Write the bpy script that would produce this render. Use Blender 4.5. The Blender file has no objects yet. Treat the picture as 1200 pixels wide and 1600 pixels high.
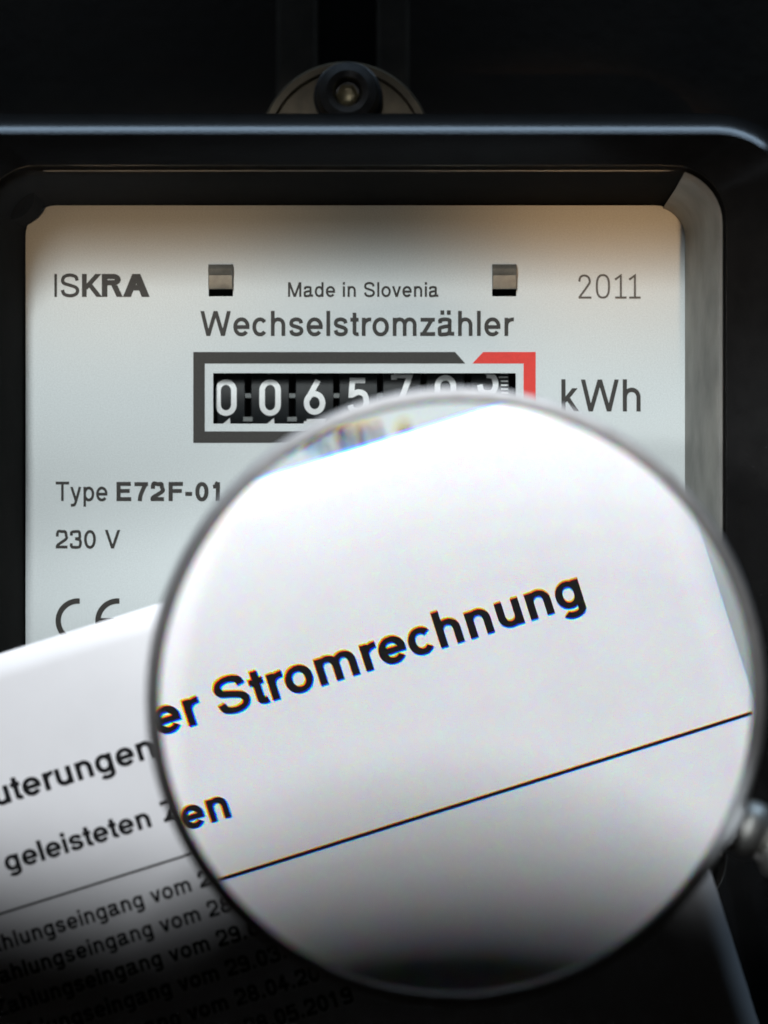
import bpy, math, random
from mathutils import Vector, Matrix
random.seed(7)
R = math.radians
sc = bpy.context.scene
C = sc.collection
mm = 0.001

# ------------------------------------------------------------------ camera
# The dial plate of the meter stands in the plane y = 0; the camera looks along +Y from half a metre.
CAM_D = 0.5
cam = bpy.data.cameras.new('camera')
cam.sensor_fit = 'HORIZONTAL'
cam.sensor_width = 24.0
cam.lens = 100.0                      # 120 mm wide field at the dial plate
cam.clip_start = 0.01
cam.clip_end = 50
cam.dof.use_dof = True
cam.dof.focus_distance = 0.489
cam.dof.aperture_fstop = 13.0
cam.dof.aperture_blades = 0
co = bpy.data.objects.new('camera', cam)
co.location = (0, -CAM_D, 0)
co.rotation_euler = (R(90), 0, 0)
C.objects.link(co)
sc.camera = co

# ------------------------------------------------------------------ world, render
w = bpy.data.worlds.new('World')
sc.world = w
w.use_nodes = True
w.node_tree.nodes['Background'].inputs[0].default_value = (1.0, 0.88, 0.75, 1)
w.node_tree.nodes['Background'].inputs[1].default_value = 0.002
sc.view_settings.view_transform = 'Standard'
sc.view_settings.look = 'None'
sc.view_settings.exposure = 0.0
sc.view_settings.gamma = 1.0
sc.cycles.use_denoising = True
sc.cycles.max_bounces = 14
sc.cycles.transmission_bounces = 12
sc.cycles.caustics_refractive = False
sc.cycles.caustics_reflective = False

# ------------------------------------------------------------------ lamps
def aim(o, target):
    d = Vector(target) - o.location
    o.rotation_euler = d.to_track_quat('-Z', 'Y').to_euler()

def from_dir(target, dist, elev, azim):
    """a point seen from target at this elevation and azimuth (0 = towards the camera, minus = left)"""
    e, a = R(elev), R(azim)
    return Vector(target) + dist * Vector((math.sin(a) * math.cos(e), -math.cos(a) * math.cos(e), math.sin(e)))

def spot(name, target, dist, elev, azim, half_h, half_w, watts, color, radius, blend):
    l = bpy.data.lights.new(name, 'SPOT')
    l.energy = watts
    l.color = color
    l.shadow_soft_size = radius
    l.spot_size = 2 * math.atan(half_h / dist)
    l.spot_blend = blend
    o = bpy.data.objects.new(name, l)
    o.location = from_dir(target, dist, elev, azim)
    aim(o, target)
    o.scale = (half_w / half_h, 1, 1)
    C.objects.link(o)
    return o

def area(name, loc, target, sx, sy, watts, color):
    l = bpy.data.lights.new(name, 'AREA')
    l.shape = 'RECTANGLE'
    l.size, l.size_y = sx, sy
    l.energy = watts
    l.color = color
    o = bpy.data.objects.new(name, l)
    o.location = loc
    aim(o, target)
    C.objects.link(o)
    return o

# added row of unseen spots above; their cones fade the light down the bill
for e in (38.4, 39.6, 40.8, 42.0, 43.2, 44.4, 45.6, 46.8):
    spot('bill_fill_spot', (0.0, -0.0455, -0.0065), 0.4, e, 3, 0.0485 * math.cos(R(e)), 0.13, 1.06, (0.95, 0.97, 1.0), 0.007, 0.4)
# added row of unseen spots behind the camera, above left, lighting the dial plate
for e, p in ((11, 1.8), (13.5, 2.6), (16, 3.8), (18.5, 5.2), (21, 6.6), (23.5, 7.4), (26, 7.4)):
    spot('dial_fill_spot', (-0.004, 0, 0.017), 0.9, e, -9, 0.041, 0.14, p * 0.88, (0.96, 0.985, 1.0), 0.030, 0.6)
# added strip light overhead, unseen, for a cool highlight along the housing edge
area('edge_highlight_strip', (0.0, 0.0, 0.50), (0, 0.0, 0.058), 0.8, 0.08, 1.6, (0.55, 0.76, 1.0))
# added unseen warm spots low in front, tinting the shaded top of the plate
spot('warm_fill_spot', (-0.040, 0, 0.041), 0.7, -11, -4, 0.016, 0.034, 6.0, (1.0, 0.66, 0.40), 0.012, 0.9)
spot('warm_fill_spot', (-0.002, 0, 0.044), 0.7, -10, 2, 0.014, 0.030, 2.2, (1.0, 0.80, 0.60), 0.012, 0.9)
spot('warm_fill_spot', (0.036, 0, 0.043), 0.7, -11, 7, 0.017, 0.030, 9.0, (1.0, 0.60, 0.32), 0.012, 0.9)
# weak added spot that brightens the rim of the magnifier
spot('rim_fill_spot', (0.009, -0.1, -0.004), 0.7, 4, -17, 0.040, 0.060, 5.0, (1.0, 1.0, 1.0), 0.012, 0.5)
# narrow added spot that puts a cool highlight on the magnifier's ferrule
spot('ferrule_glint_spot', (0.0475, -0.102, -0.0395), 0.5, 30, -48, 0.0055, 0.0055, 22.0, (0.86, 0.94, 1.0), 0.006, 0.9)

# ------------------------------------------------------------------ materials
def mat(name, color, rough=0.5, metal=0.0, noise=0.0, nscale=400, bump=0.0, bscale=2000, spec=0.5, sheen=0):
    m = bpy.data.materials.new(name)
    m.use_nodes = True
    nt = m.node_tree
    b = nt.nodes['Principled BSDF']
    b.inputs['Base Color'].default_value = (*color, 1)
    b.inputs['Roughness'].default_value = rough
    b.inputs['Metallic'].default_value = metal
    b.inputs['Specular IOR Level'].default_value = spec
    tc = nt.nodes.new('ShaderNodeTexCoord')
    if noise:
        n = nt.nodes.new('ShaderNodeTexNoise')
        n.inputs['Scale'].default_value = nscale
        n.inputs['Detail'].default_value = 6
        r = nt.nodes.new('ShaderNodeMapRange')
        r.inputs['From Min'].default_value = 0.3
        r.inputs['From Max'].default_value = 0.7
        r.inputs['To Min'].default_value = 1 - noise
        r.inputs['To Max'].default_value = 1 + noise
        mx = nt.nodes.new('ShaderNodeVectorMath')
        mx.operation = 'SCALE'
        mx.inputs[0].default_value = color
        nt.links.new(tc.outputs['Object'], n.inputs['Vector'])
        nt.links.new(n.outputs['Fac'], r.inputs['Value'])
        nt.links.new(r.outputs['Result'], mx.inputs['Scale'])
        nt.links.new(mx.outputs['Vector'], b.inputs['Base Color'])
    if bump:
        n2 = nt.nodes.new('ShaderNodeTexNoise')
        n2.inputs['Scale'].default_value = bscale
        n2.inputs['Detail'].default_value = 4
        bp = nt.nodes.new('ShaderNodeBump')
        bp.inputs['Strength'].default_value = bump
        bp.inputs['Distance'].default_value = 0.0002
        nt.links.new(tc.outputs['Object'], n2.inputs['Vector'])
        nt.links.new(n2.outputs['Fac'], bp.inputs['Height'])
        nt.links.new(bp.outputs['Normal'], b.inputs['Normal'])
    return m

M = {}
M['plastic'] = mat('black_plastic', (0.005, 0.005, 0.005), 0.18, noise=0.2, nscale=300, bump=0.06, bscale=2500, spec=0.4)
M['lining'] = mat('lining_black', (0.005, 0.0045, 0.004), 0.9, noise=0.3, nscale=200, spec=0.05)
M['inner'] = mat('lit_wall_grey', (0.22, 0.21, 0.185), 0.55, noise=0.3, nscale=120, bump=0.3, bscale=900)
M['plate'] = mat('dial_plate_paint', (0.70, 0.74, 0.755), 0.45, noise=0.09, nscale=4500, bump=0.08, bscale=4000)
M['ink'] = mat('plate_ink', (0.022, 0.018, 0.015), 0.6, noise=0.25, nscale=3000)
M['ink_soft'] = mat('plate_ink_thin', (0.10, 0.09, 0.08), 0.6, noise=0.3, nscale=5000)
M['red'] = mat('red_print', (0.86, 0.035, 0.022), 0.6, noise=0.06, nscale=1500)
M['drum'] = mat('drum_black', (0.010, 0.012, 0.014), 0.5, noise=0.3, nscale=600, spec=0.25)
M['numeral'] = mat('numeral_white', (0.88, 0.89, 0.90), 0.5, noise=0.04, nscale=2000)
M['cavity'] = mat('cavity_black', (0.006, 0.006, 0.006), 0.7)
M['pinion'] = mat('pinion_grey', (0.10, 0.11, 0.11), 0.4)
M['clip'] = mat('clip_steel', (0.17, 0.17, 0.155), 0.4, metal=0.25, noise=0.2, nscale=900)
M['paper'] = mat('bill_paper', (0.80, 0.81, 0.83), 0.85, noise=0.018, nscale=160, bump=0.06, bscale=1600, spec=0.2)
M['toner'] = mat('toner', (0.009, 0.009, 0.010), 0.7, noise=0.3, nscale=4000, spec=0.1)
M['board'] = mat('board_grey', (0.040, 0.028, 0.019), 0.7, noise=0.25, nscale=60, bump=0.3, bscale=400)
M['rail'] = mat('rail_steel', (0.075, 0.06, 0.045), 0.5, metal=0.3, noise=0.2, nscale=200)
M['lug'] = mat('lug_steel', (0.09, 0.072, 0.046), 0.45, metal=0.5, noise=0.35, nscale=250)
M['screw'] = mat('screw_steel', (0.05, 0.05, 0.05), 0.4, metal=0.6, noise=0.3, nscale=500)
M['brass'] = mat('screw_core', (0.20, 0.17, 0.10), 0.4, metal=0.5, noise=0.3, nscale=700)
M['chrome'] = mat('chrome', (0.66, 0.64, 0.60), 0.48, metal=1.0, noise=0.05, nscale=300)
M['rim'] = mat('rim_steel', (0.48, 0.48, 0.485), 0.55, metal=0.0, noise=0.12, nscale=400)
M['handle'] = mat('handle_black', (0.015, 0.014, 0.013), 0.25)

def thin_glass():
    m = bpy.data.materials.new('window_glass')
    m.use_nodes = True
    nt = m.node_tree
    nt.nodes.clear()
    out = nt.nodes.new('ShaderNodeOutputMaterial')
    tr = nt.nodes.new('ShaderNodeBsdfTransparent')
    tr.inputs[0].default_value = (0.975, 0.985, 0.98, 1)
    gl = nt.nodes.new('ShaderNodeBsdfGlossy')
    gl.inputs['Roughness'].default_value = 0.06
    fr = nt.nodes.new('ShaderNodeFresnel')
    fr.inputs['IOR'].default_value = 1.45
    mx = nt.nodes.new('ShaderNodeMixShader')
    nt.links.new(fr.outputs[0], mx.inputs[0])
    nt.links.new(tr.outputs[0], mx.inputs[1])
    nt.links.new(gl.outputs[0], mx.inputs[2])
    nt.links.new(mx.outputs[0], out.inputs['Surface'])
    return m
M['glass'] = thin_glass()

def lens_glass(name, iors):
    """coated lens glass: refracts with next to no mirror image; several indices = dispersion into red, green, blue"""
    m = bpy.data.materials.new(name)
    m.use_nodes = True
    nt = m.node_tree
    nt.nodes.clear()
    out = nt.nodes.new('ShaderNodeOutputMaterial')
    last = None
    for ior, col in iors:
        g = nt.nodes.new('ShaderNodeBsdfRefraction')
        g.inputs['Color'].default_value = (*col, 1)
        g.inputs['Roughness'].default_value = 0.0
        g.inputs['IOR'].default_value = ior
        sock = g.outputs[0]
        if last is not None:
            ad = nt.nodes.new('ShaderNodeAddShader')
            nt.links.new(last, ad.inputs[0])
            nt.links.new(sock, ad.inputs[1])
            sock = ad.outputs[0]
        last = sock
    nt.links.new(last, out.inputs['Surface'])
    return m
M['lens'] = lens_glass('lens_glass', [(1.52, (1, 1, 1))])
M['lens_back'] = lens_glass('lens_glass_dispersive', [(1.506, (1, 0, 0)), (1.52, (0, 1, 0)), (1.538, (0, 0, 1))])


# ------------------------------------------------------------------ helpers
def link(name, me, m, parent=None, smooth=False):
    o = bpy.data.objects.new(name, me)
    C.objects.link(o)
    if m is not None and not me.materials:
        me.materials.append(m)
    if parent is not None:
        o.parent = parent
    if smooth:
        me.polygons.foreach_set('use_smooth', [True] * len(me.polygons))
    return o

def mesh(name, v, f):
    me = bpy.data.meshes.new(name)
    me.from_pydata(v, [], f)
    me.update()
    return me

def fix_normals(me):
    import bmesh
    bm = bmesh.new()
    bm.from_mesh(me)
    bmesh.ops.recalc_face_normals(bm, faces=bm.faces)
    bm.to_mesh(me)
    bm.free()
    return me

def sharp(me, deg=35):
    me.polygons.foreach_set('use_smooth', [True] * len(me.polygons))
    me.set_sharp_from_angle(angle=R(deg))
    return me

def thing(name, label, cat, loc=(0, 0, 0), rot=(0, 0, 0)):
    o = bpy.data.objects.new(name, None)
    o.empty_display_size = 0.02
    C.objects.link(o)
    o.location = loc
    o.rotation_euler = rot
    o['label'] = label
    o['category'] = cat
    return o

def px(x, y, dist=CAM_D):
    """photograph pixel -> x, z on the plane this far from the camera (0.1 mm per pixel at the dial plate)"""
    s = 0.0001 * dist / CAM_D
    return (x - 600) * s, (800 - y) * s

def rrect(x0, x1, z0, z1, r, n=10):
    """rounded rectangle, counter-clockwise in x, z"""
    pts = []
    for cx, cz, a0 in ((x1 - r, z1 - r, 0), (x0 + r, z1 - r, 90), (x0 + r, z0 + r, 180), (x1 - r, z0 + r, 270)):
        for k in range(n + 1):
            a = R(a0 + 90 * k / n)
            pts.append((cx + r * math.cos(a), cz + r * math.sin(a)))
    return pts

def loft(rings, cap_first=False, cap_last=False):
    """rings: lists of 3-D points of the same length"""
    v, f = [], []
    n = len(rings[0])
    for r in rings:
        v += [tuple(p) for p in r]
    for i in range(len(rings) - 1):
        for k in range(n):
            a, b = i * n + k, i * n + (k + 1) % n
            f.append((a, b, b + n, a + n))
    if cap_first:
        f.append(tuple(range(n - 1, -1, -1)))
    if cap_last:
        f.append(tuple(range((len(rings) - 1) * n, len(rings) * n)))
    return v, f

def flat(name, loops, y0, y1):
    """plate with holes: the loops (x, z) filled and given thickness from y0 (front) to y1"""
    cu = bpy.data.curves.new('tmp', 'CURVE')
    cu.dimensions = '2D'
    cu.fill_mode = 'BOTH'
    cu.extrude = abs(y1 - y0) / 2
    for lp in loops:
        s = cu.splines.new('POLY')
        s.points.add(len(lp) - 1)
        for p, (x, z) in zip(s.points, lp):
            p.co = (x, z, 0, 1)
        s.use_cyclic_u = True
    o = bpy.data.objects.new('tmp', cu)
    C.objects.link(o)
    dg = bpy.context.evaluated_depsgraph_get()
    me = bpy.data.meshes.new_from_object(o.evaluated_get(dg))
    bpy.data.objects.remove(o)
    bpy.data.curves.remove(cu)
    me.name = name
    ym = (y0 + y1) / 2
    for v in me.vertices:
        x, z, d = v.co
        v.co = (x, ym - d, z)
    me.update()
    return me

def box(x0, x1, y0, y1, z0, z1, bev=0.0):
    import bmesh
    me = bpy.data.meshes.new('box')
    bm = bmesh.new()
    bmesh.ops.create_cube(bm, size=1)
    for v in bm.verts:
        v.co = ((x0 + x1) / 2 + v.co.x * (x1 - x0), (y0 + y1) / 2 + v.co.y * (y1 - y0), (z0 + z1) / 2 + v.co.z * (z1 - z0))
    if bev:
        bmesh.ops.bevel(bm, geom=bm.edges[:], offset=bev, segments=2, affect='EDGES', profile=0.5)
    bm.to_mesh(me)
    bm.free()
    return me

def lathe(profile, n=48, closed=False):
    """profile (axial a, radius r) turned about the local X axis"""
    rings = []
    for a, r in profile:
        rings.append([(a, r * math.cos(2 * math.pi * k / n), r * math.sin(2 * math.pi * k / n)) for k in range(n)])
    if closed:
        rings.append(rings[0])
    v, f = loft(rings)
    me = mesh('lathe', v, f)
    import bmesh
    bm = bmesh.new()
    bm.from_mesh(me)
    bmesh.ops.remove_doubles(bm, verts=bm.verts, dist=1e-7)
    bmesh.ops.dissolve_degenerate(bm, edges=bm.edges, dist=1e-7)
    bmesh.ops.recalc_face_normals(bm, faces=bm.faces)
    bm.to_mesh(me)
    bm.free()
    return me

# ------------------------------------------------------------------ lettering: a grotesque drawn as strokes
XH, CH, AS, DE = 0.523, 0.718, 0.724, -0.205

def arc(cx, cy, rx, ry, a0, a1, e=2.1, n=None):
    n = n or max(6, int(abs(a1 - a0) / 9))
    out = []
    for k in range(n + 1):
        a = R(a0 + (a1 - a0) * k / n)
        c, s = math.cos(a), math.sin(a)
        out.append((cx + rx * math.copysign(abs(c) ** (2 / e), c), cy + ry * math.copysign(abs(s) ** (2 / e), s)))
    return out

def spl(pts, n=7):
    out = []
    P = [pts[0]] + list(pts) + [pts[-1]]
    for i in range(1, len(P) - 2):
        p0, p1, p2, p3 = P[i - 1], P[i], P[i + 1], P[i + 2]
        for k in range(n):
            t = k / n
            out.append(tuple(0.5 * (2 * b + (c - a) * t + (2 * a - 5 * b + 4 * c - d) * t * t + (3 * b - a - 3 * c + d) * t ** 3)
                             for a, b, c, d in zip(p0, p1, p2, p3)))
    out.append(pts[-1])
    return out

def S_shape(x0, x1, y0, y1):
    q = [(.95, .73), (.86, .92), (.5, 1), (.15, .93), (.03, .75), (.13, .60), (.5, .51), (.87, .40), (.985, .24), (.86, .07), (.5, 0), (.13, .08), (.02, .28)]
    return spl([(x0 + a * (x1 - x0), y0 + b * (y1 - y0)) for a, b in q])

def glyph(ch, w):
    """-> advance, list of (points, cap): cap 'b' butt, 'h' cut level"""
    h = w / 2
    g, adv = [], 0.556
    def st(*p, cap='b'):
        g.append((list(p), cap))
    def bowl(x0, x1, y0=-0.012, y1=XH + 0.012):
        g.append((arc((x0 + x1) / 2, (y0 + y1) / 2, (x1 - x0) / 2 - h, (y1 - y0) / 2 - h, 0, 360), 'c'))
    L, Rr = 0.066, 0.49
    if ch in 'nhmu':
        top = AS if ch == 'h' else XH
        if ch == 'u':
            st((L + h, XH), (L + h, .22), *arc((L + Rr) / 2, -0.012 + h + .17, (Rr - L) / 2 - h, .17, 180, 360)[1:], (Rr - h, .2))
            st((Rr - h, XH), (Rr - h, 0))
        elif ch == 'm':
            adv = .833
            st((L + h, XH), (L + h, 0))
            c = .417
            st(*arc((L + c + h) / 2, XH + .012 - h - .17, (c + h - L) / 2 - h, .17, 180, 0), (c, 0))
            st(*arc((c - h + .767) / 2, XH + .012 - h - .17, (.767 - c + h) / 2 - h, .17, 180, 0), (.767 - h, 0))
        else:
            st((L + h, top), (L + h, 0))
            st(*arc((L + Rr) / 2, XH + .012 - h - .17, (Rr - L) / 2 - h, .17, 180, 0), (Rr - h, 0))
    elif ch == 'r':
        adv = .333
        st((L + h, XH), (L + h, 0))
        st(*arc(.32, XH + .01 - h - .19, .32 - L - h, .19, 180, 84))
    elif ch == 'o':
        bowl(.036, .52)
    elif ch == 'e':
        cx, cy, rx, ry = .278, XH / 2, .240 - h, XH / 2 + .012 - h
        st(*arc(cx, cy, rx, ry, 0, 322))
        st((.05, cy - .005), (cx + rx + h * .9, cy - .005))
    elif ch == 'c':
        adv = .5
        st(*arc(.258, XH / 2, .226 - h, XH / 2 + .012 - h, 38, 322))
    elif ch == 's':
        adv = .5
        st(*S_shape(.032 + h, .462 - h, -.012 + h, XH + .012 - h))
    elif ch in 'aä':
        st(*spl([(.062 + h * .9, .365), (.11, .47 - h * .3), (.26, XH + .012 - h), (.40 - h * .4, .475 - h * .4), (.44 - h, .36)]), (.44 - h, .10), *spl([(.445 - h, .07), (.47, .012 + h * .9), (.52, .012 + h * .9)])[1:])
        st(*spl([(.44 - h, .30), (.36, .287), (.22, .268 - h * .1), (.10, .225), (.036 + h, .14), (.075 + h * .5, .05), (.19, -.012 + h), (.33, .03 + h * .6), (.44 - h, .14)]))
        if ch == 'ä':
            for q in (.17, .36):
                st((q, .61), (q, .61 + w * 1.15))
    elif ch in 'dpgbq':
        if ch in 'dgq':
            bowl(.034, .49)
            bot = {'d': 0, 'q': DE, 'g': .0}[ch]
            st((.49 - h, AS if ch == 'd' else XH), (.49 - h, bot))
            if ch == 'g':
                st((.49 - h, .02), (.49 - h, -.06), *arc(.275, -.045, .215 - h, .165 - h, 0, -155)[1:])
        else:
            bowl(.066, .522)
            st((.066 + h, AS if ch == 'b' else XH), (.066 + h, 0 if ch == 'b' else DE))
    elif ch == 't':
        adv = .278
        st((.14, .67), (.14, .12), *spl([(.14, .10), (.16, .03 + h * .7), (.21, h * .9), (.262, h)])[1:])
        st((.014, XH - h), (.262, XH - h))
    elif ch == 'l':
        adv = .222
        st((.111, AS), (.111, 0))
    elif ch == 'i':
        adv = .222
        st((.111, XH), (.111, 0))
        st((.111, AS), (.111, AS - w * 1.15))
    elif ch == 'I':
        adv = .278
        st((.139, CH), (.139, 0))
    elif ch == 'k':
        adv = .5
        st((.066 + h, AS), (.066 + h, 0))
        st((.44 - h, XH), (.066 + h, .19 + h * .3), cap='h')
        st((.21, .31), (.49 - h * 1.3, 0), cap='h')
    elif ch == 'v':
        adv = .5
        st((.012 + h * 1.1, XH), (.25, 0), cap='h')
        st((.488 - h * 1.1, XH), (.25, 0), cap='h')
    elif ch == 'y':
        adv = .5
        st((.012 + h * 1.1, XH), (.262, 0), cap='h')
        st((.488 - h * 1.1, XH), (.262, .0), *spl([(.25, -.03), (.2, -.135 + h * .2), (.13, DE + h), (.04, DE + h)])[1:], cap='b')
    elif ch == 'z':
        adv = .5
        st((.04, XH - h), (.46, XH - h))
        st((.46 - h * 1.2, XH - h * .4), (.03 + h * 1.2, h * .4), cap='h')
        st((.03, h), (.47, h))
    elif ch == 'W':
        adv = .944
        a = .022 + h * 1.05
        for p, q in (((a, CH), (.255, 0)), ((.472, CH), (.255, 0)), ((.472, CH), (.689, 0)), ((.922 - h * 1.05, CH), (.689, 0))):
            st(p, q, cap='h')
    elif ch == 'V':
        adv = .667
        st((.02 + h * 1.1, CH), (.333, 0), cap='h')
        st((.647 - h * 1.1, CH), (.333, 0), cap='h')
    elif ch == 'A':
        adv = .667
        st((.014 + h * 1.1, 0), (.333, CH), cap='h')
        st((.653 - h * 1.1, 0), (.333, CH), cap='h')
        st((.15, .20 + h), (.52, .20 + h))
    elif ch == 'T':
        adv = .611
        st((.02, CH - h), (.59, CH - h))
        st((.305, CH), (.305, 0))
    elif ch in 'EF':
        adv = .667 if ch == 'E' else .611
        st((.086 + h, CH), (.086 + h, 0))
        st((.086, CH - h), (.60, CH - h))
        st((.086, .38), (.56, .38))
        if ch == 'E':
            st((.086, h), (.615, h))
    elif ch == 'K':
        adv = .667
        st((.08 + h, CH), (.08 + h, 0))
        st((.63 - h * 1.3, CH), (.08 + h, .23), cap='h')
        st((.27, .42), (.66 - h * 1.3, 0), cap='h')
    elif ch == 'R':
        adv = .722
        st((.09 + h, CH), (.09 + h, 0))
        st((.09, CH - h), (.40, CH - h), *arc(.42, .54, .22 - h, CH - .54 - h, 90, -90, 2.1)[1:], (.40, .362 + h), (.09, .362 + h))
        st((.45, .37), (.66 - h * .6, 0), cap='h')
    elif ch == 'M':
        adv = .833
        st((.074 + h, CH), (.074 + h, 0))
        st((.759 - h, CH), (.759 - h, 0))
        st((.074 + h * 1.2, CH), (.4165, 0), cap='h')
        st((.759 - h * 1.2, CH), (.4165, 0), cap='h')
    elif ch == 'C':
        adv = .722
        st(*arc(.37, CH / 2, .325 - h, CH / 2 + .015 - h, 40, 320, 2.1))
    elif ch == 'S':
        adv = .667
        st(*S_shape(.045 + h, .622 - h, -.015 + h, CH + .015 - h))
    elif ch == 'Z':
        adv = .611
        st((.05, CH - h), (.57, CH - h))
        st((.57 - h * 1.2, CH - h * .4), (.03 + h * 1.2, h * .4), cap='h')
        st((.03, h), (.58, h))
    elif ch == 'B':
        adv = .667
        st((.08 + h, CH), (.08 + h, 0))
    elif ch == '0':
        bowl(.04, .516, -.012, .715)
    elif ch == '1':
        st((.34 - h, .71), (.34 - h, 0))
        st((.34, .60), *spl([(.25, .575), (.11, .555)])[0:]) if w < .1 else st((.34, .56), (.09, .54))
        st((.34 - h, .71), (.27 - h, .60), cap='b')
    elif ch == '2':
        st(*spl([(.035 + h, .46), (.07 + h * .6, .60), (.16, .68 - h * .2), (.275, .71 - h), (.41, .67 - h * .4), (.507 - h, .52), (.46, .385), (.30, .26), (.12, .14), (.05 + h * .6, h * .6)]))
        st((.03, h), (.505, h))
    elif ch == '3':
        st(*spl([(.05 + h, .50), (.10, .62), (.26, .71 - h), (.42 - h * .3, .66 - h * .3), (.485 - h, .54), (.42, .41), (.25, .375)]))
        st(*spl([(.25, .375), (.44 - h * .2, .33), (.52 - h, .20), (.44 - h * .4, .05 + h * .3), (.27, -.012 + h), (.11, .05 + h * .3), (.035 + h, .20)]))
    elif ch == '4':
        st((.40 - h, .71), (.40 - h, 0))
        st((.38 - h, .69), (.03 + h, .20), cap='b')
        st((.025, .165 + h), (.53, .165 + h))
    elif ch == '5':
        st((.48, .71 - h), (.13, .71 - h), (.09, .37), *spl([(.085 + h, .36), (.16, .425), (.28, .462 - h), (.43 - h * .3, .41), (.515 - h, .23), (.44 - h * .4, .06), (.26, -.012 + h), (.10, .05 + h * .3), (.035 + h, .17)])[1:])
    elif ch == '6':
        bowl(.04, .52, -.012, .455)
        st(*spl([(.495 - h * .6, .55), (.43, .66 - h * .3), (.29, .715 - h), (.13, .63), (.055 + h * .8, .44), (.04 + h, .27), (.042 + h, .20)]))
    elif ch == '9':
        bowl(.036, .516, .265, .715)
        st(*spl([(.06 + h * .6, .15), (.13, .045 + h * .3), (.265, -.012 + h), (.42, .07), (.50 - h * .8, .26), (.516 - h, .43), (.514 - h, .50)]))
    elif ch == '7':
        st((.035, .71 - h), (.52, .71 - h))
        st(*spl([(.50 - h, .70 - h), (.34, .44), (.25, .2), (.225, 0)]))
    elif ch == '8':
        bowl(.06, .495, .36 - h, .715)
        bowl(.035, .52, -.012, .36 + h)
    elif ch == '-':
        adv = .333
        st((.045, .27), (.288, .27))
    elif ch == '.':
        adv = .278
        st((.139, 0), (.139, w * 1.15))
    elif ch == '(':
        adv = .333
        st(*spl([(.29, .735), (.15, .55), (.10, .265), (.15, -.02), (.29, -.205)]))
    elif ch == ')':
        adv = .333
        st(*spl([(.045, .735), (.185, .55), (.235, .265), (.185, -.02), (.045, -.205)]))
    elif ch == ' ':
        adv = .278
    return adv, g

def stroke_mesh(v, f, pts, w, cap, lift):
    """quads along a polyline with mitred joins, appended to v (x, y, lift)"""
    n = len(pts)
    h = w / 2
    base = len(v)
    closed = cap == 'c'
    if closed:
        pts = pts[:-1]
        n -= 1
    for i in range(n):
        x, y = pts[i]
        a = pts[i - 1] if (i > 0 or closed) else None
        b = pts[(i + 1) % n] if (i < n - 1 or closed) else None
        d1 = Vector((x - a[0], y - a[1])) if a else None
        d2 = Vector((b[0] - x, b[1] - y)) if b else None
        d1 = d1.normalized() if d1 and d1.length > 1e-9 else d2
        d2 = d2.normalized() if d2 and d2.length > 1e-9 else d1
        if d1 is None: d1 = d2
        if d2 is None: d2 = d1
        d1 = d1.normalized(); d2 = d2.normalized()
        t = (d1 + d2)
        t = t.normalized() if t.length > 1e-6 else d1
        nx, ny = -t.y, t.x
        k = h / max(0.5, t.dot(d1))
        l = (x + nx * k, y + ny * k)
        r = (x - nx * k, y - ny * k)
        if cap == 'h' and (a is None or b is None) and abs(t.y) > 0.2:
            l = (l[0] + t.x / t.y * (y - l[1]), y)
            r = (r[0] + t.x / t.y * (y - r[1]), y)
        v.append((l[0], l[1], lift))
        v.append((r[0], r[1], lift))
    m = n if closed else n - 1
    for i in range(m):
        p, q = base + 2 * i, base + 2 * ((i + 1) % n)
        f.append((p, p + 1, q + 1, q))

def text_geom(s, weight, tracking=0.0, weights=None, dig=None):
    """-> verts (u, v, lift index), faces; in em units, starting at u = 0"""
    v, f = [], []
    x = 0.0
    k = 0
    for i, ch in enumerate(s):
        wt = weights[i] if weights else weight
        adv, g = glyph(ch, wt)
        for pts, cap in g:
            stroke_mesh(v, f, [(a + x, b) for a, b in pts], wt, cap, k % 7)
            k += 1
        x += adv + tracking + max(0, wt - .09) * .45
    return v, f

def text_on(name, s, x0, x1, base, cap_h, parent, m, weight=.085, weights=None, tracking=0, warp=None, em=None, lift0=0.04 * mm):
    """lettering between x0 and x1 with this baseline and cap height, on the local y = 0 plane facing -y"""
    v, f = text_geom(s, weight, tracking, weights)
    u0, u1 = min(p[0] for p in v), max(p[0] for p in v)
    kx = (x1 - x0) / (u1 - u0)
    ky = cap_h / CH
    out = []
    for u, q, l in v:
        x, z = x0 + (u - u0) * kx, base + q * ky
        y = -lift0 - l * 0.004 * mm
        if warp:
            y += warp(x, z)
        out.append((x, y, z))
    return link(name, mesh(name, out, f), m, parent)

# ================================================================== the setting behind
bd = link('wall', box(-0.35, 0.35, 0.046, 0.066, -0.35, 0.35), M['board'])
bd['kind'] = 'structure'

# mounting channel on the wall, above and behind the meter
rail = thing('mounting_rail', 'dark vertical steel channel on the wall above the meter', 'rail', (-0.0065, 0.046, 0))
x0, _ = px(432, 0, 0.54); x1, _ = px(497, 0, 0.54)
x2, _ = px(588, 0, 0.54); x3, _ = px(640, 0, 0.54)
ox = rail.location.x
link('flange', box(x0 - ox, x1 - ox, -0.008, -0.0005, 0.0, 0.16, 0.0008), M['rail'], rail)
link('flange', box(x2 - ox, x3 - ox, -0.008, -0.0005, 0.0, 0.16, 0.0008), M['rail'], rail)
link('web', box(x1 - ox + 0.0002, x2 - ox - 0.0002, -0.0025, -0.0006, 0.0, 0.16), M['cavity'], rail)

# ================================================================== the electricity meter
meter = thing('electricity_meter', 'black electricity meter with grey dial plate and number counter behind the bill', 'electricity meter', (-0.0044, 0.045, -0.112))
mo = Vector(meter.location)
def part(name, me, m, parent=meter, smooth=False):
    """meshes of the meter are modelled in world axes, then hung on the meter"""
    o = link(name, me, m, parent, smooth)
    if parent is meter:
        o.location = -mo
    return o

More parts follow.
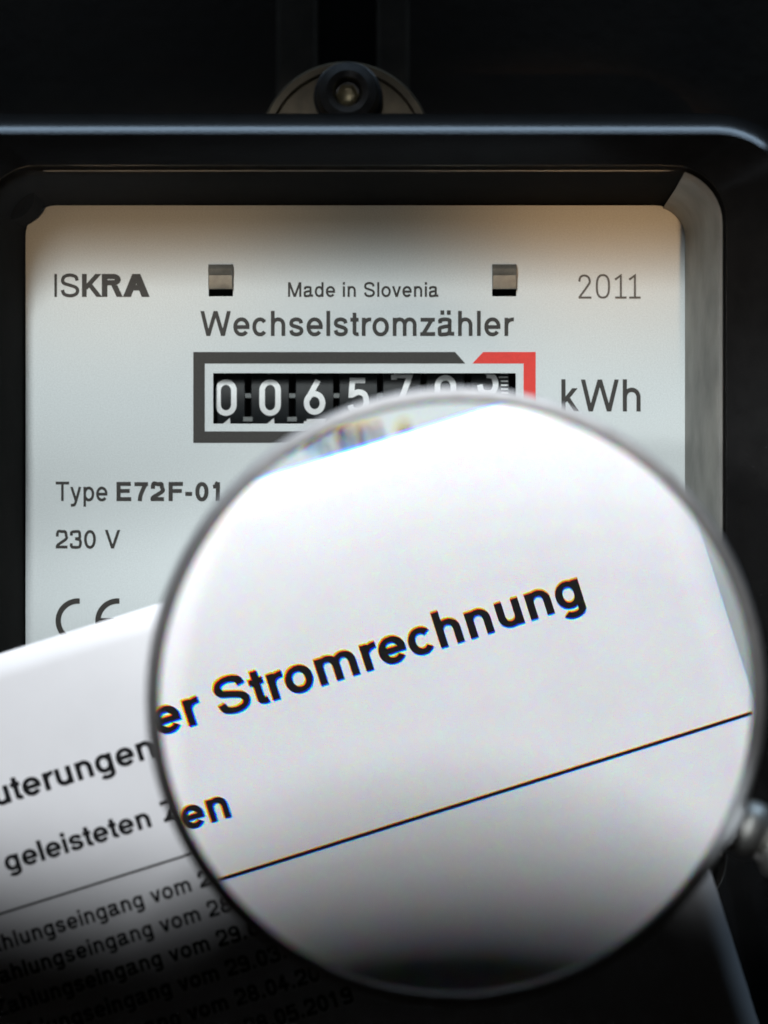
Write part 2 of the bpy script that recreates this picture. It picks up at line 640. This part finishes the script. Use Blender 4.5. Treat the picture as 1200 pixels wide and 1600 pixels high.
# housing: rounded box with a rolled front edge and a flared window opening
FY = -0.036                      # front crease of the housing
LY = -0.032                      # lip of the window opening
HX0, HX1, HZ0, HZ1 = -0.0722, 0.0634, -0.112, 0.0587
rings = []
def ring(ins, y, r0=0.0150):
    r = max(0.002, r0 - ins)
    return [(x, y, z) for x, z in rrect(HX0 + ins, HX1 - ins, HZ0 + ins, HZ1 - ins, r)]
rings.append(ring(0.0, 0.0445))
rings.append(ring(0.0, 0.010))
rings.append(ring(0.0, -0.012))
B = 0.0099                       # the edge rolls over until it meets the funnel of the window
for k in range(0, 13):
    a = R(53 * k / 12)
    rings.append(ring(B * (1 - math.cos(a)), FY + B * (math.sin(R(53)) - math.sin(a))))
def aper(d, y):                  # opening, d = how far in front of the dial plate the ring sits (0..1)
    return [(x, y, z) for x, z in rrect(-0.0562 - 0.0026 * d, 0.0474 + 0.0027 * d, -0.0560 - 0.0026 * d, 0.0481 + 0.0026 * d, 0.0050 + 0.0030 * d)]
rings.append([(x, LY, z) for x, z in rrect(-0.0588, 0.0501, -0.0586, 0.0507, 0.0080)])
rings.append([(x, LY + 0.0005, z) for x, z in rrect(-0.0588, 0.0501, -0.0586, 0.0507, 0.0080)])
v, f = loft(rings, cap_first=True)
part('housing', sharp(fix_normals(mesh('housing', v, f)), 40), M['plastic'])
# lining of the opening, from the front lip down to the plate
rings = [aper(1.0, LY + 0.0004), aper(0.85, LY + 0.005), aper(0.45, -0.018), aper(0.1, -0.004), aper(0.0, 0.0012)]
v, f = loft(rings)
part('window_lining', sharp(fix_normals(mesh('window_lining', v, f)), 40), M['lining'])
# right-hand wall again in pale grey: the light on it put into colour
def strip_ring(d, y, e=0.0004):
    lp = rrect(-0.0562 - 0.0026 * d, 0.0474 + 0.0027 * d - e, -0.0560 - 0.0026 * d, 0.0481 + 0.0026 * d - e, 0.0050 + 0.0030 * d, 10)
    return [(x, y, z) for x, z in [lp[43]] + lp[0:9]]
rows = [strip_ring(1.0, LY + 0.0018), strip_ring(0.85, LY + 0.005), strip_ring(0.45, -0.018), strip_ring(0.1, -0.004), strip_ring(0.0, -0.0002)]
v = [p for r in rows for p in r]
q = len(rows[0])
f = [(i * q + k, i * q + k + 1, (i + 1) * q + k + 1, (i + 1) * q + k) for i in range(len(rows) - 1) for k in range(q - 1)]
part('lit_wall_strip', sharp(mesh('lit_wall_strip', v, f), 40), M['inner'])
# glass pane just behind the lip
part('window_pane', box(-0.0584, 0.0494, -0.0288, -0.0268, -0.0583, 0.0503), M['glass'])

# dial plate with the counter slot and two clip slots cut out
def pr(x0, x1, y0, y1):          # pixel rectangle on the plate -> loop, clockwise hole
    a, b = px(x0, y0); c, d = px(x1, y1)
    return [(a, b), (c, b), (c, d), (a, d)]
slot = pr(333, 806, 583, 662)
plate = part('dial_plate', flat('dial_plate', [rrect(-0.0560, 0.0472, -0.0555, 0.0479, 0.0048), slot, pr(326, 364, 440, 463), pr(769, 807, 440, 463)], 0.0, 0.0010), M['plate'])
def on_plate(name, me, m):
    return link(name, me, m, plate)
def ptext(s, x0, x1, ytop, ybase, weight=.085, m='ink', weights=None, tracking=0):
    a, b = px(x0, ybase); c, d = px(x1, ytop)
    return text_on('lettering', s, a, c, b, d - b, plate, M[m], weight, weights, tracking)

# maker's mark: strokes growing heavier from left to right
def ltr(ch, x0, x1, wt): ptext(ch, x0, x1, 428, 464, wt)
a, b = px(84, 464)
on_plate('lettering', flat('lettering', [pr(85, 89, 428, 464)], -0.00006, -0.00001), M['ink'])
ltr('S', 95, 124, .105)
ltr('K', 127, 160, .135)
ltr('R', 159, 192, .165)
ltr('A', 192, 234, .18)
ptext('Made in Slovenia', 450, 685, 441, 464, .112)
ptext('Wechselstromzähler', 313, 803, 486, 525, .112)
ptext('kWh', 876, 1001, 593, 643, .10)
ptext('Type', 87, 168, 752.5, 783, .108)
ptext('E72F-01', 182, 344, 753, 783, .15)
ptext('230 V', 87, 188, 828, 857, .112)
ptext('10(90) A', 590, 688, 894, 914, .17)

# stamped year in thin drawing-office figures
def strokes_on(name, paths, wd, m, parent, lift=0.05 * mm):
    v, f = [], []
    for k, (pts, cap) in enumerate(paths):
        stroke_mesh(v, f, [px(*p) for p in pts], wd, cap, k)
    return link(name, mesh(name, [(x, -lift - l * 0.004 * mm, z) for x, z, l in v], f), m, parent)
yr = []
yr.append((spl([(905, 440), (907, 433), (913, 430.5), (919, 433), (921.5, 440), (918, 447), (905, 465)]), 'b'))
yr.append(([(904, 465), (924, 465)], 'b'))
yr.append(([(x, y) for x, y in arc(942, 447.5, 9.5, 17.5, 0, 360, 2.6)], 'c'))
for q in (970, 992):
    yr.append(([(q - 9, 437), (q, 430.5), (q, 465)], 'b'))
    yr.append(([(q - 9, 465), (q + 9, 465)], 'b'))
strokes_on('lettering', yr, 0.00034, M['ink_soft'], plate)

# CE mark
ce = [([(x, y) for x, y in arc(122, 970, 31, 31, -85, -275, 2)], 'b'),
      ([(x, y) for x, y in arc(184, 970, 31, 31, -85, -275, 2)], 'b'), ([(156, 970), (178, 970)], 'b')]
strokes_on('lettering', ce, 0.00085, M['ink'], plate)

# printed border round the counter: black, with the red corner over the decimal place
def pl(pts): return [px(*p) for p in pts]
on_plate('counter_border', flat('counter_border', [pl([(302, 550), (711, 550), (727, 568), (320, 568), (320, 674), (727, 674), (711, 692), (302, 692)])], -0.00006, -0.00001), M['ink'])
on_plate('red_border', flat('red_border', [pl([(738, 568), (755, 550), (837, 550), (837, 692), (755, 692), (738, 674), (818, 674), (818, 568)])], -0.00006, -0.00001), M['red'])

# two folded sheet clips that hold the plate
for cx in (345, 788):
    cl = [(-0.0016, 0.0000), (-0.0006, 0.0006), (0.0002, 0.0000), (0.0, -0.0012)]
    xa, za = px(cx - 19, 413); xb, zb = px(cx + 19, 452)
    prof = [(0.0008, za), (-0.0010, za - 0.0001), (-0.0016, za - 0.0008), (-0.0014, za - 0.0014), (-0.0011, za - 0.0018), (-0.0010, zb + 0.0008), (-0.0008, zb), (0.0008, zb)]
    v, f = loft([[(xa, y, z) for y, z in prof], [(xa + 0.0001, y - 0.0001, z) for y, z in prof], [(xb - 0.0001, y - 0.0001, z) for y, z in prof], [(xb, y, z) for y, z in prof]], True, True)
    part('plate_clip', sharp(fix_normals(mesh('plate_clip', v, f)), 30), M['clip'])

# counter: dark case behind the slot, seven drums on a common axis
xa, za = px(322, 572); xb, zb = px(818, 674)
case = flat('counter_case', [[(xa, za), (xb, za), (xb, zb), (xa, zb)]], 0.024, 0.0245)
part('counter_case', case, M['cavity'])
for (z0, z1, y0, y1) in ((za, za + 0.0006, 0.0012, 0.0238), (zb - 0.0006, zb, 0.0012, 0.0238)):
    part('case_wall', box(xa, xb, y0, y1, min(z0, z1), max(z0, z1)), M['cavity'])
DR = 0.01035
DY = 0.0032 + DR
DZ = px(0, 620)[1]
drum_me = sharp(lathe([(-0.0031, 0), (-0.0031, DR - 0.0006), (-0.0029, DR), (0.0029, DR), (0.0031, DR - 0.0006), (0.0031, 0)], 72), 40)

def din(ch):
    """condensed drawing-office figures, box 0..1 wide, 0..1 high"""
    P = {
        '0': [(arc(.5, .72, .5, .28, 0, 180, 2) + [(0, .28)] + arc(.5, .28, .5, .28, 180, 360, 2) + [(1, .72)], 'c')],
        '1': [([(.15, .78), (.6, 1), (.6, 0)], 'b')],
        '2': [(spl([(.02, .72), (.1, .92), (.5, 1), (.9, .92), (1, .74), (.85, .52), (.03, .02)]), 'b'), ([(0, 0), (1, 0)], 'b')],
        '3': [([(0, 1), (.95, 1), (.45, .60)], 'b'), (spl([(.45, .60), (.85, .55), (1, .30), (.85, .06), (.5, 0), (.13, .06), (0, .28)]), 'b')],
        '4': [([(.65, 1), (0, .25), (1.05, .25)], 'b'), ([(.78, .5), (.78, -.03)], 'b')],
        '5': [([(.92, 1), (.12, 1), (.06, .53), *spl([(.1, .53), (.5, .62), (.88, .54), (1, .30), (.86, .06), (.48, 0), (.1, .06), (.0, .2)])], 'b')],
        '6': [(arc(.5, .29, .5, .29, 0, 360, 2), 'c'), ([(.72, 1.02), (.08, .42)], 'b')],
        '7': [([(0, 1), (1, 1), (.32, -.02)], 'b'), ([(0, 1.02), (0, .86)], 'b')],
        '8': [(arc(.5, .76, .42, .24, 0, 360, 2), 'c'), (arc(.5, .27, .5, .27, 0, 360, 2), 'c')],
        '9': [(arc(.5, .71, .5, .29, 0, 360, 2), 'c'), ([(.28, -.02), (.92, .58)], 'b')],
    }
    return P[ch]

NW, NH, NS = 0.0025, 0.0049, 0.00088
num_me = {}
for ch in '0123456789':
    v, f = [], []
    for k, (pts, cap) in enumerate(din(ch)):
        # finer steps so that the figure bends with the drum
        q = []
        for (a0, b0), (a1, b1) in zip(pts[:-1], pts[1:]):
            m_ = max(1, int(abs(b1 - b0) * 8))
            for j in range(m_):
                q.append((a0 + (a1 - a0) * j / m_, b0 + (b1 - b0) * j / m_))
        q.append(pts[-1])
        if cap == 'c' and q[0] != q[-1]:
            q.append(q[0])
        stroke_mesh(v, f, [((a - .5) * NW, (b - .5) * NH) for a, b in q], NS, cap, k)
    out = []
    for x, z, l in v:
        r = DR + 0.00004 + l * 0.00001
        out.append((x, -r * math.cos(z / DR), r * math.sin(z / DR)))
    num_me[ch] = mesh('numeral', out, f)
    num_me[ch].materials.append(M['numeral'])
tick_v, tick_f = [], []
for k in range(100):
    a0, a1 = R(3.6 * k - 0.55), R(3.6 * k + 0.55)
    b = len(tick_v)
    r = DR + 0.00004
    xl = 0.0017 if k % 5 else 0.0014
    for a in (a0, a1):
        tick_v += [(xl, -r * math.cos(a), r * math.sin(a)), (0.0028, -r * math.cos(a), r * math.sin(a))]
    tick_f.append((b, b + 1, b + 3, b + 2))
tick_me = mesh('scale_ticks', tick_v, tick_f)
PIT = 360 / 10
for i, (cx, d, roll) in enumerate(((353, 0, 0), (422, 0, 0), (491.5, 6, 1), (560, 5, 1.5), (628, 7, 6), (696, 0, 4), (766, 3, 17))):
    dx, _ = px(cx, 0, CAM_D + 0.0032)
    dr = link('digit_drum', drum_me, M['drum'], meter)
    dr.location = Vector((dx, DY, DZ)) - mo
    for k in range(-3, 4):
        nm = link('numeral', num_me[str((d + k) % 10)], None, dr)
        nm.rotation_euler = (R(k * PIT - roll), 0, 0)      # the next figure comes up from below
        if i == 6:
            nm.location.x = -0.0004
    if i == 6:
        tk = link('scale_ticks', tick_me, M['numeral'], dr)
        tk['kind'] = 'stuff'
    else:
        for pz in (0.0003, -0.0034):
            pn = link('transfer_pinion', box(-0.0008, 0.0008, -0.0007, 0.0007, -0.0004, 0.0004, 0.0001), M['pinion'], meter)
            pn.location = Vector((dx + 0.00345, 0.0042, DZ + pz)) - mo

# boss with a sealing screw in the upper left corner of the opening
bx, bz = px(14, 303, 0.486)
bm_ = lathe([(0.0, 0.0), (0.0, 0.0012), (0.0007, 0.0018), (0.0007, 0.0032), (0.0014, 0.0038), (0.0105, 0.0042)], 32)
bo = part('corner_boss', sharp(bm_, 35), M['lining'])
bo.rotation_euler = (0, 0, R(90))
bo.location = Vector((bx, -0.0145, bz)) - mo

# hanging lug at the top with its fixing screw
lug_d = 0.522
lx, lz = px(540, 232, lug_d)
lr = 0.0141
lug = lathe([(0.0, 0.0), (0.0, lr - 0.0018), (-0.0008, lr - 0.0014), (-0.0008, lr - 0.0003), (-0.0003, lr), (0.004, lr), (0.004, 0)], 72)
lo = part('hanging_lug', sharp(lug, 35), M['lug'])
lo.rotation_euler = (0, 0, R(90))
lo.location = Vector((lx, lug_d - CAM_D, lz)) - mo
sx, sz = px(543, 143, 0.515)
scr = lathe([(0.0, 0.0), (0.0, 0.0018), (-0.0022, 0.0024), (-0.0026, 0.0034), (-0.002, 0.0046), (0.0, 0.0050), (0.0038, 0.0052), (0.0042, 0.0056), (0.0042, 0.0)], 40)
so = part('fixing_screw', sharp(scr, 35), M['screw'])
so.rotation_euler = (0, 0, R(90))
so.location = Vector((sx, 0.0170, sz)) - mo
core = part('screw_socket', sharp(lathe([(0.0, 0.0), (-0.0004, 0.0012), (0.0, 0.0019), (0.0015, 0.0020), (0.0015, 0)], 6), 30), M['brass'])
core.rotation_euler = (0, 0, R(90))
core.location = Vector((sx, 0.0163, sz - 0.0004)) - mo

# ================================================================== the bill
PD = 0.4545                                   # the sheet stands a little in front of the housing
ps = 0.0001 * PD / CAM_D
TILT = 17.5
T_, N_ = (math.cos(R(TILT)), -math.sin(R(TILT))), (math.sin(R(TILT)), math.cos(R(TILT)))
CT, CN = 650, 974                             # the sheet's upper right corner in (along, across) pixels
cx_, cy_ = CT * T_[0] + CN * N_[0], CT * T_[1] + CN * N_[1]
ox_, oz_ = px(cx_, cy_, PD)
bill = thing('printed_bill', 'white printed electricity bill held tilted in front of the meter', 'paper sheet', (ox_, PD - CAM_D, oz_), (0, -R(TILT), 0))
def curl(x, z):
    """gentle waviness of the sheet, local metres"""
    return 0.0010 * math.sin(x * 26 + 0.6) * math.sin(-z * 14 + .4) - 0.0004
def bp(t, n):                                 # (along, across) pixels -> local x, z
    return (t - CT) * ps, -(n - CN) * ps
PW, PH, nx_, nz_ = 0.210, 0.297, 60, 80
v, f = [], []
for side in (0, 1):
    for j in range(nz_ + 1):
        for i in range(nx_ + 1):
            x, z = -PW * i / nx_, -PH * j / nz_
            v.append((x, curl(x, z) + side * 0.00011, z))
st_ = (nx_ + 1) * (nz_ + 1)
for j in range(nz_):
    for i in range(nx_):
        a = j * (nx_ + 1) + i
        f.append((a, a + 1, a + nx_ + 2, a + nx_ + 1))
        f.append((st_ + a, st_ + a + nx_ + 1, st_ + a + nx_ + 2, st_ + a + 1))
def edge(a, b): f.append((a, st_ + a, st_ + b, b))
for i in range(nx_):
    edge(i, i + 1); edge(nz_ * (nx_ + 1) + i + 1, nz_ * (nx_ + 1) + i)
for j in range(nz_):
    edge((j + 1) * (nx_ + 1), j * (nx_ + 1)); edge(j * (nx_ + 1) + nx_, (j + 1) * (nx_ + 1) + nx_)
link('sheet', fix_normals(mesh('sheet', v, f)), M['paper'], bill, True)
def btext(s, t0, t1, n, cap_px, weight, m='toner', name='lettering'):
    x0, z = bp(t0, n); x1, _ = bp(t1, n)
    return text_on(name, s, x0, x1, z, cap_px * ps, bill, M[m], weight, tracking=-.035 if weight > .125 else -.012, warp=curl)
btext('uterungen', -383, -122, 1200, 38.5, .130)
btext('zu Ihrer Stromrechnung', -106, 512, 1200, 38.5, .130)
btext('Ihre', -500, -408, 1302, 32.5, .132)
btext('geleisteten', -397, -160, 1302, 32.5, .132)
btext('Zahlungen', -140, 90, 1302, 32.5, .132)
# ruled line
v, f = [], []
n0 = 1361
for k in range(41):
    t = -900 + (644 + 900) * k / 40
    for dn in (-1.7, 1.7):
        x, z = bp(t, n0 + dn)
        v.append((x, curl(x, z) - 0.00004, z))
for k in range(40):
    f.append((2 * k, 2 * k + 1, 2 * k + 3, 2 * k + 2))
link('ruled_line', mesh('ruled_line', v, f), M['toner'], bill)
for k, d in enumerate(('28.12.2018', '28.01.2019', '29.02.2019', '29.03.2019', '28.04.2019', '28.05.2019')):
    n = 1417 + 48 * k
    btext('Zahlungseingang vom', -480, -131, n, 25.5, .125)
    btext(d, -117, 58, n, 25.5, .125)

# ================================================================== the magnifying glass
LD = 0.400
lcx, lcz = px(714, 1090, LD)
glass = thing('magnifying_glass', 'round magnifying glass with thin steel rim held over the bill', 'magnifying glass', (lcx, LD - CAM_D, lcz), (R(4), 0, R(4)))
RL, RC, ET = 0.0374, 0.0858, 0.0022           # plano-convex, the bulge towards the camera
prof = []
sag = lambda r: RC - math.sqrt(RC * RC - r * r)
s0 = sag(RL)
n = 44
for k in range(n + 1):
    r = RL * k / n
    prof.append((-(ET / 2 + s0 - sag(r)), r))
for k in range(n, -1, -2):
    prof.append((ET / 2, RL * k / n))
lens_me = sharp(lathe(prof, 160), 40)
lo = link('lens', lens_me, M['lens'], glass)
lo.rotation_euler = (0, 0, R(90))
lens_me.materials.append(M['lens_back'])
for p in lens_me.polygons:                       # the far face splits the colours
    p.material_index = 1 if p.center.x > ET * 0.45 else 0
rp = []
ri, rw, rd = RL - 0.0004, 0.0018, 0.0028
for k in range(17):                              # rounded section of the rim, with a groove for the glass
    a = 2 * math.pi * k / 16
    rp.append((rd * math.copysign(abs(math.cos(a)) ** .7, math.cos(a)), ri + rw / 2 + rw / 2 * math.copysign(abs(math.sin(a)) ** .7, math.sin(a))))
rim = link('rim', sharp(lathe(rp, 160), 60), M['rim'], glass)
rim.rotation_euler = (0, 0, R(90))
HA = 24.4                                        # the handle leaves down to the right
ax = Matrix.Rotation(R(HA), 4, 'Y')
def along(name, profile, m, n=40, deg=35):
    o = link(name, sharp(lathe(profile, n), deg), m, glass)
    o.rotation_euler = (0, R(HA), 0)
    return o
ro = ri + rw
along('collar', [(ro - 0.0012, 0), (ro - 0.0012, 0.0034), (ro - 0.0004, 0.0039), (ro + 0.0002, 0.0034), (ro + 0.0004, 0.0022), (ro + 0.0004, 0)], M['rim'])
bc = ro + 0.0020
along('bead', [(bc + 0.0033 * math.cos(R(180 - 10 * k)), 0.0036 * math.sin(R(10 * k))) for k in range(19)], M['chrome'], deg=60)
along('ferrule', [(bc + 0.0026, 0), (bc + 0.0026, 0.0030), (bc + 0.0040, 0.0042), (bc + 0.0060, 0.0044), (bc + 0.0080, 0.0050), (bc + 0.0240, 0.0062), (bc + 0.0250, 0.0060), (bc + 0.0250, 0)], M['chrome'])
along('handle', [(bc + 0.0248, 0), (bc + 0.0248, 0.0066), (bc + 0.0300, 0.0075), (bc + 0.0600, 0.0088), (bc + 0.0950, 0.0082), (bc + 0.1180, 0.0070), (bc + 0.1220, 0.0045), (bc + 0.1230, 0)], M['handle'])
